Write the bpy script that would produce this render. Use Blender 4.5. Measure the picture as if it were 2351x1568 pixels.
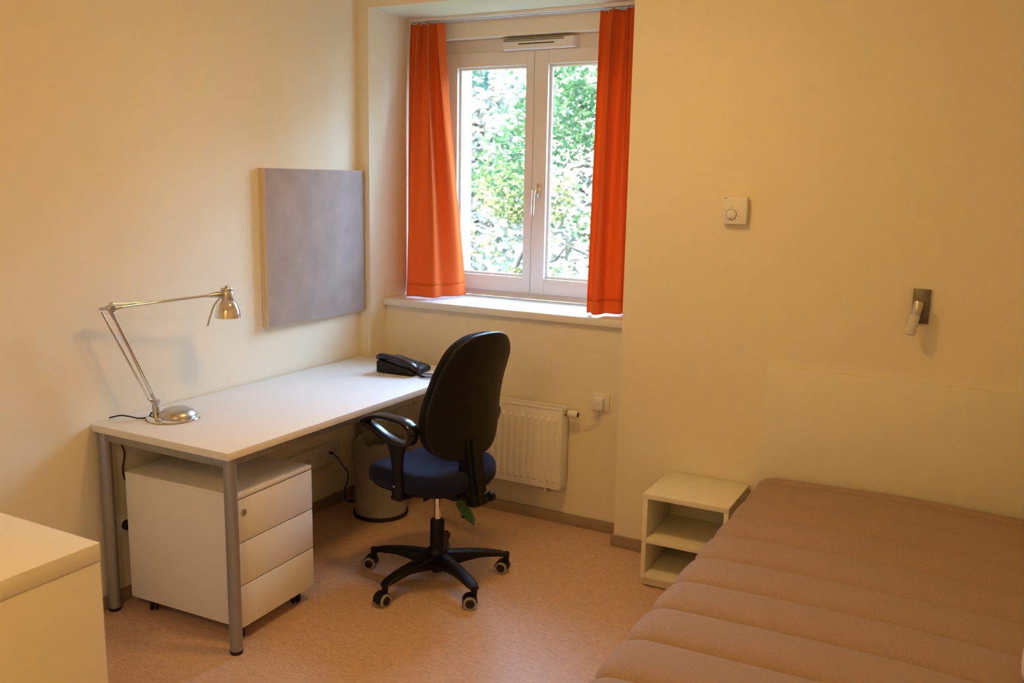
import bpy, bmesh, math, random
from math import sin, cos, pi, radians
from mathutils import Vector, Matrix, noise

for o in list(bpy.data.objects):
    bpy.data.objects.remove(o, do_unlink=True)
S = bpy.context.scene
COL = S.collection

# ------------------------------------------------------------------ camera
YAW, PITCH, ROLL = 0.4958, -0.1758, 0.0185
CAM = Vector((2.909, -2.110, 1.654))
_f = Vector((-sin(YAW) * cos(PITCH), cos(YAW) * cos(PITCH), sin(PITCH)))
_r = Vector((cos(YAW), sin(YAW), 0))
_u = _r.cross(_f)
_R = cos(ROLL) * _r + sin(ROLL) * _u
_U = -sin(ROLL) * _r + cos(ROLL) * _u
cd = bpy.data.cameras.new('camera')
cam = bpy.data.objects.new('camera', cd)
COL.objects.link(cam)
m3 = Matrix((_R, _U, -_f)).transposed()
cam.matrix_world = Matrix.Translation(CAM) @ m3.to_4x4()
cd.sensor_width = 36.0
cd.lens = 2086.4 / 2351 * 36.0
cd.clip_start = 0.05
cd.dof.use_dof = True
cd.dof.focus_distance = 3.5
cd.dof.aperture_fstop = 5.0
S.camera = cam

# ------------------------------------------------------------------ world, sun, exposure
LAMP_STRENGTH = 58.0
FILL_STRENGTH = 64.0
WARM = (1.0, 0.56, 0.145)
SKY_STRENGTH = 34.0
W = bpy.data.worlds.new('sky')
S.world = W
W.use_nodes = True
_bg = W.node_tree.nodes['Background']
_bg.inputs['Color'].default_value = (0.36, 0.62, 1.0, 1)
_bg.inputs['Strength'].default_value = SKY_STRENGTH
sd = bpy.data.lights.new('sun', 'SUN')
sd.energy = 85.0
sd.angle = radians(1.0)
sd.color = (1.0, 0.90, 0.70)
sun = bpy.data.objects.new('sun', sd)
COL.objects.link(sun)
sun.rotation_euler = Vector((0.45, 0.75, -0.75)).to_track_quat('-Z', 'Y').to_euler()
pd = bpy.data.lights.new('window_portal', 'AREA')
pd.shape = 'RECTANGLE'
pd.size, pd.size_y = 1.10, 1.20
pd.cycles.is_portal = True
portal = bpy.data.objects.new('window_portal', pd)
COL.objects.link(portal)
portal.location = (0.74, 2.40, 1.69)
portal.rotation_euler = Vector((0, -1, 0)).to_track_quat('-Z', 'Z').to_euler()
vs = S.view_settings
vs.view_transform = 'Standard'
vs.look = 'None'
vs.gamma = 1.0
vs.exposure = 0.14
vs.use_curve_mapping = False
cy = S.cycles
cy.use_denoising = True
cy.caustics_reflective = False
cy.caustics_refractive = False
cy.max_bounces = 7
cy.diffuse_bounces = 4
cy.transparent_max_bounces = 8
cy.use_adaptive_sampling = True
cy.adaptive_threshold = 0.035
cy.sample_clamp_indirect = 8.0

# ------------------------------------------------------------------ materials
MATS = {}


def mat(name, col, rough=0.5, metal=0.0, var=0.05, scale=30.0, bump=0.0, bscale=200.0, spec=0.5, coat=0.0,
        stretch=None):
    """Principled surface with procedural colour variation and fine relief."""
    if name in MATS:
        return MATS[name]
    m = bpy.data.materials.new(name)
    m.use_nodes = True
    nt = m.node_tree
    b = nt.nodes['Principled BSDF']
    b.inputs['Roughness'].default_value = rough
    b.inputs['Metallic'].default_value = metal
    b.inputs['Specular IOR Level'].default_value = spec
    b.inputs['Coat Weight'].default_value = coat
    tc = nt.nodes.new('ShaderNodeTexCoord')
    src = tc.outputs['Object']
    if stretch:
        mp = nt.nodes.new('ShaderNodeMapping')
        mp.inputs['Scale'].default_value = stretch
        nt.links.new(src, mp.inputs['Vector'])
        src = mp.outputs['Vector']
    n = nt.nodes.new('ShaderNodeTexNoise')
    n.inputs['Scale'].default_value = scale
    n.inputs['Detail'].default_value = 4
    nt.links.new(src, n.inputs['Vector'])
    r = nt.nodes.new('ShaderNodeValToRGB')
    r.color_ramp.elements[0].position = 0.3
    r.color_ramp.elements[1].position = 0.7
    r.color_ramp.elements[0].color = [c * (1 - var) for c in col] + [1]
    r.color_ramp.elements[1].color = [min(1, c * (1 + var)) for c in col] + [1]
    nt.links.new(n.outputs['Fac'], r.inputs['Fac'])
    nt.links.new(r.outputs['Color'], b.inputs['Base Color'])
    if bump:
        n2 = nt.nodes.new('ShaderNodeTexNoise')
        n2.inputs['Scale'].default_value = bscale
        n2.inputs['Detail'].default_value = 3
        nt.links.new(src, n2.inputs['Vector'])
        bp = nt.nodes.new('ShaderNodeBump')
        bp.inputs['Strength'].default_value = bump
        bp.inputs['Distance'].default_value = 0.002
        nt.links.new(n2.outputs['Fac'], bp.inputs['Height'])
        nt.links.new(bp.outputs['Normal'], b.inputs['Normal'])
    MATS[name] = m
    return m


def lino():
    m = bpy.data.materials.new('linoleum')
    m.use_nodes = True
    nt = m.node_tree
    b = nt.nodes['Principled BSDF']
    b.inputs['Roughness'].default_value = 0.42
    b.inputs['Specular IOR Level'].default_value = 0.35
    tc = nt.nodes.new('ShaderNodeTexCoord')
    mp = nt.nodes.new('ShaderNodeMapping')
    mp.inputs['Scale'].default_value = (1.0, 2.2, 1.0)
    mp.inputs['Rotation'].default_value = (0, 0, 0.3)
    nt.links.new(tc.outputs['Object'], mp.inputs['Vector'])

    def nz(scale, detail, dist, rough=0.6):
        n = nt.nodes.new('ShaderNodeTexNoise')
        n.inputs['Scale'].default_value = scale
        n.inputs['Detail'].default_value = detail
        n.inputs['Distortion'].default_value = dist
        n.inputs['Roughness'].default_value = rough
        nt.links.new(mp.outputs['Vector'], n.inputs['Vector'])
        return n.outputs['Fac']

    r = nt.nodes.new('ShaderNodeValToRGB')
    e = r.color_ramp.elements
    e[0].position, e[0].color = 0.30, (0.54, 0.345, 0.245, 1)
    e[1].position, e[1].color = 0.66, (0.71, 0.50, 0.375, 1)
    nt.links.new(nz(38, 6, 1.2), r.inputs['Fac'])
    r2 = nt.nodes.new('ShaderNodeValToRGB')
    e = r2.color_ramp.elements
    e[0].position, e[0].color = 0.57, (0, 0, 0, 1)
    e[1].position, e[1].color = 0.70, (1, 1, 1, 1)
    nt.links.new(nz(26, 5, 2.5, 0.7), r2.inputs['Fac'])
    mx = nt.nodes.new('ShaderNodeMix')
    mx.data_type = 'RGBA'
    nt.links.new(r2.outputs['Color'], mx.inputs['Factor'])
    nt.links.new(r.outputs['Color'], mx.inputs['A'])
    mx.inputs['B'].default_value = (0.36, 0.21, 0.15, 1)
    nt.links.new(mx.outputs['Result'], b.inputs['Base Color'])
    return m


def weave(name, c1, c2, scale, rough=0.9, bump=0.6):
    """Twill-like woven fabric: two crossing wave sets plus yarn noise."""
    m = bpy.data.materials.new(name)
    m.use_nodes = True
    nt = m.node_tree
    b = nt.nodes['Principled BSDF']
    b.inputs['Roughness'].default_value = rough
    b.inputs['Specular IOR Level'].default_value = 0.15
    b.inputs['Sheen Weight'].default_value = 0.06
    b.inputs['Sheen Roughness'].default_value = 0.5
    tc = nt.nodes.new('ShaderNodeTexCoord')
    w = nt.nodes.new('ShaderNodeTexWave')
    w.wave_type = 'BANDS'
    w.bands_direction = 'DIAGONAL'
    w.inputs['Scale'].default_value = scale
    w.inputs['Distortion'].default_value = 1.5
    w.inputs['Detail'].default_value = 2
    w.inputs['Detail Scale'].default_value = 3
    nt.links.new(tc.outputs['Object'], w.inputs['Vector'])
    n = nt.nodes.new('ShaderNodeTexNoise')
    n.inputs['Scale'].default_value = scale * 1.8
    n.inputs['Detail'].default_value = 3
    nt.links.new(tc.outputs['Object'], n.inputs['Vector'])
    mx = nt.nodes.new('ShaderNodeMix')
    mx.data_type = 'FLOAT'
    mx.inputs['Factor'].default_value = 0.55
    nt.links.new(w.outputs['Fac'], mx.inputs['A'])
    nt.links.new(n.outputs['Fac'], mx.inputs['B'])
    r = nt.nodes.new('ShaderNodeValToRGB')
    e = r.color_ramp.elements
    e[0].position, e[0].color = 0.3, (*c1, 1)
    e[1].position, e[1].color = 0.7, (*c2, 1)
    nt.links.new(mx.outputs['Result'], r.inputs['Fac'])
    nt.links.new(r.outputs['Color'], b.inputs['Base Color'])
    bp = nt.nodes.new('ShaderNodeBump')
    bp.inputs['Strength'].default_value = bump
    bp.inputs['Distance'].default_value = 0.001
    nt.links.new(mx.outputs['Result'], bp.inputs['Height'])
    nt.links.new(bp.outputs['Normal'], b.inputs['Normal'])
    return m


def translucent(name, col, tcol, fac, var=0.08, scale=60):
    """Thin cloth, leaf or opal plastic: diffuse front plus light coming through."""
    m = bpy.data.materials.new(name)
    m.use_nodes = True
    nt = m.node_tree
    for n in list(nt.nodes):
        if n.type == 'BSDF_PRINCIPLED':
            nt.nodes.remove(n)
    out = [n for n in nt.nodes if n.type == 'OUTPUT_MATERIAL'][0]
    tc = nt.nodes.new('ShaderNodeTexCoord')
    n = nt.nodes.new('ShaderNodeTexNoise')
    n.inputs['Scale'].default_value = scale
    nt.links.new(tc.outputs['Object'], n.inputs['Vector'])
    r = nt.nodes.new('ShaderNodeValToRGB')
    r.color_ramp.elements[0].position = 0.3
    r.color_ramp.elements[1].position = 0.7
    r.color_ramp.elements[0].color = [c * (1 - var) for c in col] + [1]
    r.color_ramp.elements[1].color = [min(1, c * (1 + var)) for c in col] + [1]
    nt.links.new(n.outputs['Fac'], r.inputs['Fac'])
    d = nt.nodes.new('ShaderNodeBsdfDiffuse')
    nt.links.new(r.outputs['Color'], d.inputs['Color'])
    t = nt.nodes.new('ShaderNodeBsdfTranslucent')
    t.inputs['Color'].default_value = (*tcol, 1)
    mx = nt.nodes.new('ShaderNodeMixShader')
    mx.inputs['Fac'].default_value = fac
    nt.links.new(d.outputs[0], mx.inputs[1])
    nt.links.new(t.outputs[0], mx.inputs[2])
    nt.links.new(mx.outputs[0], out.inputs['Surface'])
    return m


def thin_glass(name, tint=(1, 1, 1), refl=0.06):
    m = bpy.data.materials.new(name)
    m.use_nodes = True
    nt = m.node_tree
    for n in list(nt.nodes):
        if n.type == 'BSDF_PRINCIPLED':
            nt.nodes.remove(n)
    out = [n for n in nt.nodes if n.type == 'OUTPUT_MATERIAL'][0]
    t = nt.nodes.new('ShaderNodeBsdfTransparent')
    t.inputs['Color'].default_value = (*tint, 1)
    g = nt.nodes.new('ShaderNodeBsdfGlossy')
    g.inputs['Roughness'].default_value = 0.02
    mx = nt.nodes.new('ShaderNodeMixShader')
    mx.inputs['Fac'].default_value = refl
    nt.links.new(t.outputs[0], mx.inputs[1])
    nt.links.new(g.outputs[0], mx.inputs[2])
    nt.links.new(mx.outputs[0], out.inputs['Surface'])
    return m


M_WALL = mat('wall_paint', (0.84, 0.785, 0.63), 0.85, var=0.012, scale=6, bump=0.12, bscale=260, spec=0.2)
M_CEIL = mat('ceiling_paint', (0.86, 0.85, 0.82), 0.85, var=0.012, scale=6, spec=0.2)
M_EXT = mat('exterior_plaster', (0.75, 0.75, 0.73), 0.9, var=0.05, scale=12, bump=0.3, bscale=90)
M_FLOOR = lino()
M_BASE = mat('baseboard_vinyl', (0.33, 0.25, 0.19), 0.5, var=0.06, scale=18)
M_WHITE = mat('white_laminate', (0.83, 0.82, 0.80), 0.42, var=0.01, scale=8, spec=0.35)
M_CREAM = mat('cream_laminate', (0.80, 0.765, 0.63), 0.4, var=0.012, scale=8, spec=0.35)
M_FRAMEW = mat('white_window_lacquer', (0.83, 0.80, 0.77), 0.38, var=0.01, scale=8, spec=0.4)
M_SILL = mat('sill_laminate', (0.80, 0.80, 0.80), 0.35, var=0.02, scale=14, spec=0.4)
M_PLASTW = mat('white_plastic', (0.80, 0.79, 0.76), 0.4, var=0.01, scale=20)
M_RAD = mat('radiator_enamel', (0.84, 0.82, 0.78), 0.35, var=0.01, scale=8)
M_GREYM = mat('grey_powdercoat', (0.34, 0.34, 0.345), 0.38, metal=0.55, var=0.04, scale=120)
M_CHROME = mat('chrome', (0.80, 0.80, 0.80), 0.08, metal=1.0, var=0.01, scale=10)
M_SATIN = mat('satin_nickel', (0.58, 0.57, 0.55), 0.30, metal=1.0, var=0.03, scale=80)
M_STEEL = mat('brushed_steel', (0.17, 0.16, 0.15), 0.40, metal=1.0, var=0.06, scale=60, stretch=(1, 1, 12))
M_BLACK = mat('black_plastic', (0.006, 0.006, 0.007), 0.45, var=0.15, scale=90, bump=0.15, bscale=500, spec=0.25)
M_BLKSAT = mat('black_satin_plastic', (0.008, 0.008, 0.010), 0.24, var=0.1, scale=60, spec=0.5)
M_RUBBER = mat('black_rubber', (0.012, 0.011, 0.011), 0.7, var=0.1, scale=60)
M_TREAD = mat('grey_wheel_tread', (0.30, 0.30, 0.26), 0.6, var=0.05, scale=60)
M_DARK = mat('dark_gap', (0.02, 0.018, 0.016), 0.8, var=0.1, scale=40)
M_BLUE = weave('navy_seat_fabric', (0.004, 0.007, 0.028), (0.013, 0.020, 0.066), 420)
M_BLKFAB = weave('black_back_fabric', (0.004, 0.005, 0.006), (0.014, 0.015, 0.018), 420)
M_BED = weave('taupe_quilt_fabric', (0.29, 0.195, 0.145), (0.52, 0.37, 0.29), 170, bump=0.8)
M_PIN = mat('grey_felt', (0.43, 0.375, 0.355), 0.95, var=0.09, scale=9, bump=0.35, bscale=420, spec=0.1)
M_PINF = mat('pale_wood_edge', (0.72, 0.60, 0.42), 0.5, var=0.06, scale=20, stretch=(4, 4, 0.6))
M_CURT = translucent('orange_curtain_cloth', (0.85, 0.185, 0.050), (0.90, 0.24, 0.06), 0.32, 0.05, 200)
M_BAG = translucent('bin_bag_film', (0.55, 0.54, 0.50), (0.6, 0.6, 0.55), 0.5)
M_FILM = thin_glass('clear_film', (0.92, 0.92, 0.90), 0.07)
M_GLASS = thin_glass('window_glass', (0.97, 0.99, 0.98), 0.05)
M_OPAL = translucent('opal_glass', (0.86, 0.85, 0.83), (0.85, 0.84, 0.8), 0.35, 0.01)
M_GREEN = mat('green_tag_plastic', (0.012, 0.11, 0.045), 0.35, var=0.15, scale=40)
M_BIN = mat('grey_bin_enamel', (0.30, 0.30, 0.28), 0.4, var=0.03, scale=20)
M_TOWEL = mat('white_terry', (0.82, 0.80, 0.77), 0.95, var=0.06, scale=120, bump=0.8, bscale=420)
M_KEY = mat('phone_key_grey', (0.05, 0.05, 0.06), 0.4, var=0.05, scale=40)
M_BRASS = mat('valve_brass', (0.45, 0.36, 0.25), 0.3, metal=1.0, var=0.05, scale=60)
M_BARK = mat('bark', (0.022, 0.018, 0.014), 0.9, var=0.35, scale=14, bump=0.8, bscale=30)
M_GRASS = mat('grass', (0.022, 0.040, 0.012), 0.95, var=0.4, scale=3)
M_INK = mat('dark_ink', (0.06, 0.05, 0.05), 0.6, var=0.05, scale=40)
M_LEAF = [translucent('leaf_green', (0.030, 0.055, 0.026), (0.045, 0.085, 0.028), 0.40, 0.4, 3),
          translucent('leaf_blue_green', (0.024, 0.046, 0.034), (0.032, 0.066, 0.036), 0.35, 0.4, 3),
          translucent('leaf_overexposed', (0.36, 0.34, 0.285), (0.38, 0.36, 0.27), 0.48, 0.15, 2),  # whitish colour stands in for overexposed sunlit foliage
          translucent('leaf_yellow_green', (0.070, 0.078, 0.034), (0.13, 0.13, 0.042), 0.45, 0.4, 3)]


def emissive(name, col, strength):
    m = bpy.data.materials.new(name)
    m.use_nodes = True
    b = m.node_tree.nodes['Principled BSDF']
    b.inputs['Base Color'].default_value = (0.8, 0.78, 0.72, 1)
    b.inputs['Emission Color'].default_value = (*col, 1)
    b.inputs['Emission Strength'].default_value = strength
    return m


M_LIT = emissive('lit_opal_dome', WARM, LAMP_STRENGTH)
M_LIT_FILL = emissive('fill_lamp_dome', WARM, FILL_STRENGTH)


# ------------------------------------------------------------------ mesh helpers
def rbox(bm, x0, x1, y0, y1, z0, z1, bev=0.0, seg=2):
    r = bmesh.ops.create_cube(bm, size=1.0)
    vs_ = r['verts']
    for v in vs_:
        v.co = Vector(((x0 + x1) / 2 + v.co.x * (x1 - x0), (y0 + y1) / 2 + v.co.y * (y1 - y0),
                       (z0 + z1) / 2 + v.co.z * (z1 - z0)))
    if bev > 0:
        es = list({e for v in vs_ for e in v.link_edges})
        bmesh.ops.bevel(bm, geom=es, offset=bev, segments=seg, affect='EDGES', profile=0.5, clamp_overlap=True)


def frame_of(d, hint=None):
    d = d.normalized()
    h = hint if hint is not None else (Vector((0, 0, 1)) if abs(d.z) < 0.95 else Vector((0, 1, 0)))
    a = d.cross(h).normalized()
    b = a.cross(d).normalized()
    return a, b


def cyl(bm, p0, p1, r0, r1=None, seg=20, cap=True):
    p0, p1 = Vector(p0), Vector(p1)
    r1 = r0 if r1 is None else r1
    a, b = frame_of(p1 - p0)
    rings = []
    for p, r in ((p0, r0), (p1, r1)):
        rings.append([bm.verts.new(p + a * (r * cos(2 * pi * i / seg)) + b * (r * sin(2 * pi * i / seg)))
                      for i in range(seg)])
    for i in range(seg):
        j = (i + 1) % seg
        bm.faces.new((rings[0][i], rings[0][j], rings[1][j], rings[1][i]))
    if cap:
        bm.faces.new(rings[0][::-1])
        bm.faces.new(rings[1])


def catmull(pts, n=6, closed=False):
    pts = [Vector(p) for p in pts]
    out = []
    N = len(pts)
    rng = range(N if closed else N - 1)
    for i in rng:
        if closed:
            p0, p1, p2, p3 = pts[(i - 1) % N], pts[i], pts[(i + 1) % N], pts[(i + 2) % N]
        else:
            p1, p2 = pts[i], pts[i + 1]
            p0 = pts[i - 1] if i > 0 else p1 * 2 - p2
            p3 = pts[i + 2] if i + 2 < N else p2 * 2 - p1
        for k in range(n):
            t = k / n
            out.append(0.5 * ((2 * p1) + (-p0 + p2) * t + (2 * p0 - 5 * p1 + 4 * p2 - p3) * t * t
                              + (-p0 + 3 * p1 - 3 * p2 + p3) * t ** 3))
    if not closed:
        out.append(pts[-1])
    return out


def tube(bm, pts, r, seg=8, closed=False, cap=True):
    """Round tube along a polyline; r a number or one radius per point."""
    pts = [Vector(p) for p in pts]
    N = len(pts)
    rr = r if isinstance(r, (list, tuple)) else [r] * N
    rings = []
    a = None
    for i in range(N):
        if closed:
            d = pts[(i + 1) % N] - pts[i - 1]
        else:
            d = pts[min(i + 1, N - 1)] - pts[max(i - 1, 0)]
        d.normalize()
        if a is None:
            a, b = frame_of(d)
        else:
            a = (a - d * a.dot(d)).normalized()
            b = a.cross(d).normalized() * -1
        b = d.cross(a).normalized()
        rings.append([bm.verts.new(pts[i] + (a * cos(2 * pi * k / seg) + b * sin(2 * pi * k / seg)) * rr[i])
                      for k in range(seg)])
    for i in range(N if closed else N - 1):
        A, B = rings[i], rings[(i + 1) % N]
        for k in range(seg):
            j = (k + 1) % seg
            bm.faces.new((A[k], A[j], B[j], B[k]))
    if cap and not closed:
        bm.faces.new(rings[0][::-1])
        bm.faces.new(rings[-1])


def rings_mesh(bm, rings, cap0=True, cap1=True):
    R_ = [[bm.verts.new(p) for p in r] for r in rings]
    n = len(R_[0])
    for A, B in zip(R_[:-1], R_[1:]):
        for k in range(n):
            j = (k + 1) % n
            bm.faces.new((A[k], A[j], B[j], B[k]))
    if cap0:
        bm.faces.new(R_[0][::-1])
    if cap1:
        bm.faces.new(R_[-1])
    return R_


def lathe(bm, prof, origin=(0, 0, 0), axis=(0, 0, 1), seg=32, cap0=True, cap1=True):
    """prof: list of (radius, distance along axis)."""
    ax = Vector(axis).normalized()
    a, b = frame_of(ax)
    o = Vector(origin)
    rings = [[o + ax * h + (a * cos(2 * pi * k / seg) + b * sin(2 * pi * k / seg)) * max(r, 1e-4) for k in range(seg)]
             for r, h in prof]
    rings_mesh(bm, rings, cap0, cap1)


def prism(bm, outline, d):
    """Extrude a closed 3D outline by vector d."""
    d = Vector(d)
    A = [bm.verts.new(Vector(p)) for p in outline]
    B = [bm.verts.new(Vector(p) + d) for p in outline]
    n = len(A)
    for i in range(n):
        j = (i + 1) % n
        bm.faces.new((A[i], A[j], B[j], B[i]))
    bm.faces.new(A[::-1])
    bm.faces.new(B)


def new_obj(name, bm, material, parent=None, smooth=False, mats=None, angle=40):
    bmesh.ops.recalc_face_normals(bm, faces=bm.faces)
    me = bpy.data.meshes.new(name)
    bm.to_mesh(me)
    bm.free()
    for m in (mats or [material]):
        me.materials.append(m)
    if smooth:
        for p in me.polygons:
            p.use_smooth = True
        me.set_sharp_from_angle(angle=radians(angle))
    o = bpy.data.objects.new(name, me)
    COL.objects.link(o)
    o.parent = parent
    return o


def build(name, material, parent, fn, smooth=True, mats=None, angle=40):
    bm = bmesh.new()
    fn(bm)
    return new_obj(name, bm, material, parent, smooth, mats, angle)


def boxpart(name, material, parent, b, bev=0.0015):
    return build(name, material, parent, lambda bm: rbox(bm, *b, bev), smooth=bev > 0)


def tag(o, label, cat, group=None):
    o['label'] = label
    o['category'] = cat
    if group:
        o['group'] = group
    return o


def thing(name, label, cat, loc=(0, 0, 0), rz=0.0, group=None):
    o = bpy.data.objects.new(name, None)
    COL.objects.link(o)
    o.empty_display_size = 0.05
    o.location = loc
    o.rotation_euler = (0, 0, rz)
    return tag(o, label, cat, group)


def struct(name, material, boxes, bev=0.0, label=None, parent=None):
    bm = bmesh.new()
    for b in boxes:
        rbox(bm, *b, bev)
    o = new_obj(name, bm, material, parent, smooth=bev > 0)
    if parent is None:
        o['kind'] = 'structure'
        if label:
            o['label'] = label
    return o


# ------------------------------------------------------------------ the room
Y1, Y2, YO = 1.613, 1.747, 2.375          # bed wall face, niche wall face, outside face
NX0, NX1 = 0.065, 1.447                   # niche sides
ZC, ZS = 2.75, 2.465                      # ceiling, niche soffit
RX, FY = 3.22, -2.60                      # right wall, wall behind the camera
struct('floor', M_FLOOR, [(-0.2, RX + .2, FY - .2, Y2 + .02, -0.15, 0.0)], label='mottled tan linoleum floor')
struct('ceiling', M_CEIL, [(-0.2, RX + .2, FY - .2, YO, ZC, ZC + .15)], label='white painted ceiling')
struct('wall_left', M_WALL, [(-0.2, 0, FY - .2, Y1, 0, ZC)], label='cream wall behind the desk')
struct('wall_back', M_WALL, [
    (-0.2, NX0, Y1, YO, 0, ZC), (NX1, RX + .2, Y1, YO, 0, ZC),
    (NX0, NX1, Y1, YO, ZS, ZC)], label='cream wall with the window niche')
struct('wall_niche', M_WALL, [
    (NX0, NX1, Y2, YO, 0, 0.997), (NX0, NX1, 2.06, YO, 2.37, ZS),
    (NX0, 0.12, 2.06, 2.20, 0.997, 2.37), (1.36, NX1, 2.06, 2.20, 0.997, 2.37)],
    label='cream wall of the niche below and around the window')
struct('wall_outside', M_EXT, [
    (NX0, 0.20, 2.20, YO, 0.997, 2.37), (1.28, NX1, 2.20, YO, 0.997, 2.37)],
    label='white outer jambs of the window')
struct('wall_right', M_WALL, [(RX, RX + .2, FY - .2, Y1, 0, ZC)], label='cream wall on the right')
struct('wall_front', M_WALL, [(0, RX, FY - .2, FY, 0, ZC)], label='cream wall behind the camera')
struct('baseboard_left', M_BASE, [(0, 0.012, FY, Y1, 0, 0.055)], 0.002)
struct('baseboard_niche', M_BASE, [(NX0, NX1, Y2 - .012, Y2, 0, 0.055)], 0.002)
struct('baseboard_back', M_BASE, [(NX1 - .012, RX, Y1 - .012, Y1, 0, 0.055), (0.012, NX0, Y1 - .012, Y1, 0, .055),
                                  (NX1 - .012, NX1, Y1, Y2 - .012, 0, .055),
                                  (NX0, NX0 + .012, Y1, Y2 - .012, 0, .055)], 0.002)
struct('sky_blocker_1', M_EXT, [(-3, 6, YO, YO + .62, 2.72, 2.84)], label='added unseen slab above the window that blocks high sky')  # added out of view to cut high sky light on the sill
# ------------------------------------------------------------------ window
win = bpy.data.objects.new('window_1', None)
COL.objects.link(win)
win.location = (0.74, 2.14, 1.034)
win['kind'] = 'structure'
win['label'] = 'white double casement window with two tall panes'
WO = Vector(win.location)


def wpart(name, material, b, bev=0.002, parent=win):
    x0, x1, y0, y1, z0, z1 = b
    o = Vector((0, 0, 0))
    return boxpart(name, material, parent, (x0 - WO.x, x1 - WO.x, y0 - WO.y, y1 - WO.y, z0 - WO.z, z1 - WO.z), bev)


def window_frame(bm):
    for b in ((.12, 1.36, 2.14, 2.20, 1.034, 1.078), (.12, 1.36, 2.14, 2.20, 2.295, 2.37),
              (.12, .20, 2.14, 2.20, 1.078, 2.295), (1.275, 1.36, 2.14, 2.20, 1.078, 2.295)):
        rbox(bm, b[0] - WO.x, b[1] - WO.x, b[2] - WO.y, b[3] - WO.y, b[4] - WO.z, b[5] - WO.z, .003)


build('window_frame', M_FRAMEW, win, window_frame)


def make_sash(x0, x1, g0, g1):
    zb, zt, gb, gt = 1.069, 2.300, 1.149, 2.231
    ya, yb = 2.12, 2.185

    def f(bm):
        for b in ((x0, g0, ya, yb, zb, zt), (g1, x1, ya, yb, zb, zt), (g0, g1, ya, yb, zb, gb), (g0, g1, ya, yb, gt, zt)):
            rbox(bm, b[0] - WO.x, b[1] - WO.x, b[2] - WO.y, b[3] - WO.y, b[4] - WO.z, b[5] - WO.z, .0025)
    s = build('sash', M_FRAMEW, win, f)

    def bead(bm):
        w = .014
        for b in ((g0, g0 + w, 2.142, 2.156, gb, gt), (g1 - w, g1, 2.142, 2.156, gb, gt),
                  (g0 + w, g1 - w, 2.142, 2.156, gb, gb + w), (g0 + w, g1 - w, 2.142, 2.156, gt - w, gt)):
            rbox(bm, b[0] - WO.x, b[1] - WO.x, b[2] - WO.y, b[3] - WO.y, b[4] - WO.z, b[5] - WO.z, .004)
    build('glazing_bead', M_FRAMEW, s, bead)
    wpart('pane', M_GLASS, (g0 + .002, g1 - .002, 2.160, 2.164, gb + .002, gt - .002), 0, s)
    return s


make_sash(.185, .7195, .264, .675)
sash_r = make_sash(.7225, 1.29, .80, 1.21)


def win_handle(bm):
    x, y = .757 - WO.x, 2.12 - WO.y
    z = 1.600 - WO.z
    rbox(bm, x - .014, x + .014, y - .010, y, z - .034, z + .034, .004)
    cyl(bm, (x, y - .008, z - .005), (x, y - .045, z - .005), .009, .009, 14)
    tube(bm, catmull([(x, y - .042, z + .003), (x - .001, y - .047, z - .02), (x - .004, y - .046, z - .07),
                      (x - .006, y - .044, z - .122)], 5), [.011, .011, .010, .0095, .009, .0085, .008, .008, .008, .008,
                                                           .008, .008, .008, .008, .008, .0075], 12)


hd = build('handle', M_CHROME, sash_r, win_handle)
hd['label'] = 'silver lever handle'
sl = wpart('window_sill', M_SILL, (NX0 + .001, NX1 - .001, 1.72, 2.14, .997, 1.034), .005)
sl['label'] = 'white window sill board'

vt = thing('window_vent', 'white trickle vent housing mounted above the window sashes', 'vent', (.745, 2.14, 2.300))


def vent_body(bm):
    # slanted ends, front a little lower than the top
    h, d = .060, .055
    out = [(-.215, 0, .0), (-.215, 0, h), (.215, 0, h), (.215, 0, .0)]
    a = [Vector(p) for p in out]
    front = [Vector((-.185, -d, .004)), Vector((-.20, -d, h - .006)), Vector((.20, -d, h - .006)), Vector((.185, -d, .004))]
    A = [bm.verts.new(p) for p in a]
    B = [bm.verts.new(p) for p in front]
    for i in range(4):
        j = (i + 1) % 4
        bm.faces.new((A[i], A[j], B[j], B[i]))
    bm.faces.new(A[::-1])
    bm.faces.new(B)
    bmesh.ops.bevel(bm, geom=list(bm.edges), offset=.004, segments=2, affect='EDGES', profile=.5)


build('housing', M_PLASTW, vt, vent_body)
boxpart('slot', M_DARK, vt, (-.10, .10, -.0562, -.050, .026, .031), 0)
for k in range(2):
    boxpart('louvre', M_DARK, vt, (-.185, .155, -.0562, -.049, .0425 + k * .007, .0455 + k * .007), 0)

# ------------------------------------------------------------------ curtain rail and curtains
rail = thing('curtain_rail', 'flat white curtain rail fixed under the niche soffit', 'curtain rail', (.755, 2.00, ZS))
boxpart('track', M_PLASTW, rail, (-.685, .685, -.05, .055, -.016, 0), .002)
boxpart('groove', M_DARK, rail, (-.685, .685, -.022, -.017, -.0168, -.012), 0)
boxpart('groove', M_DARK, rail, (-.685, .685, .020, .025, -.0168, -.012), 0)


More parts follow.
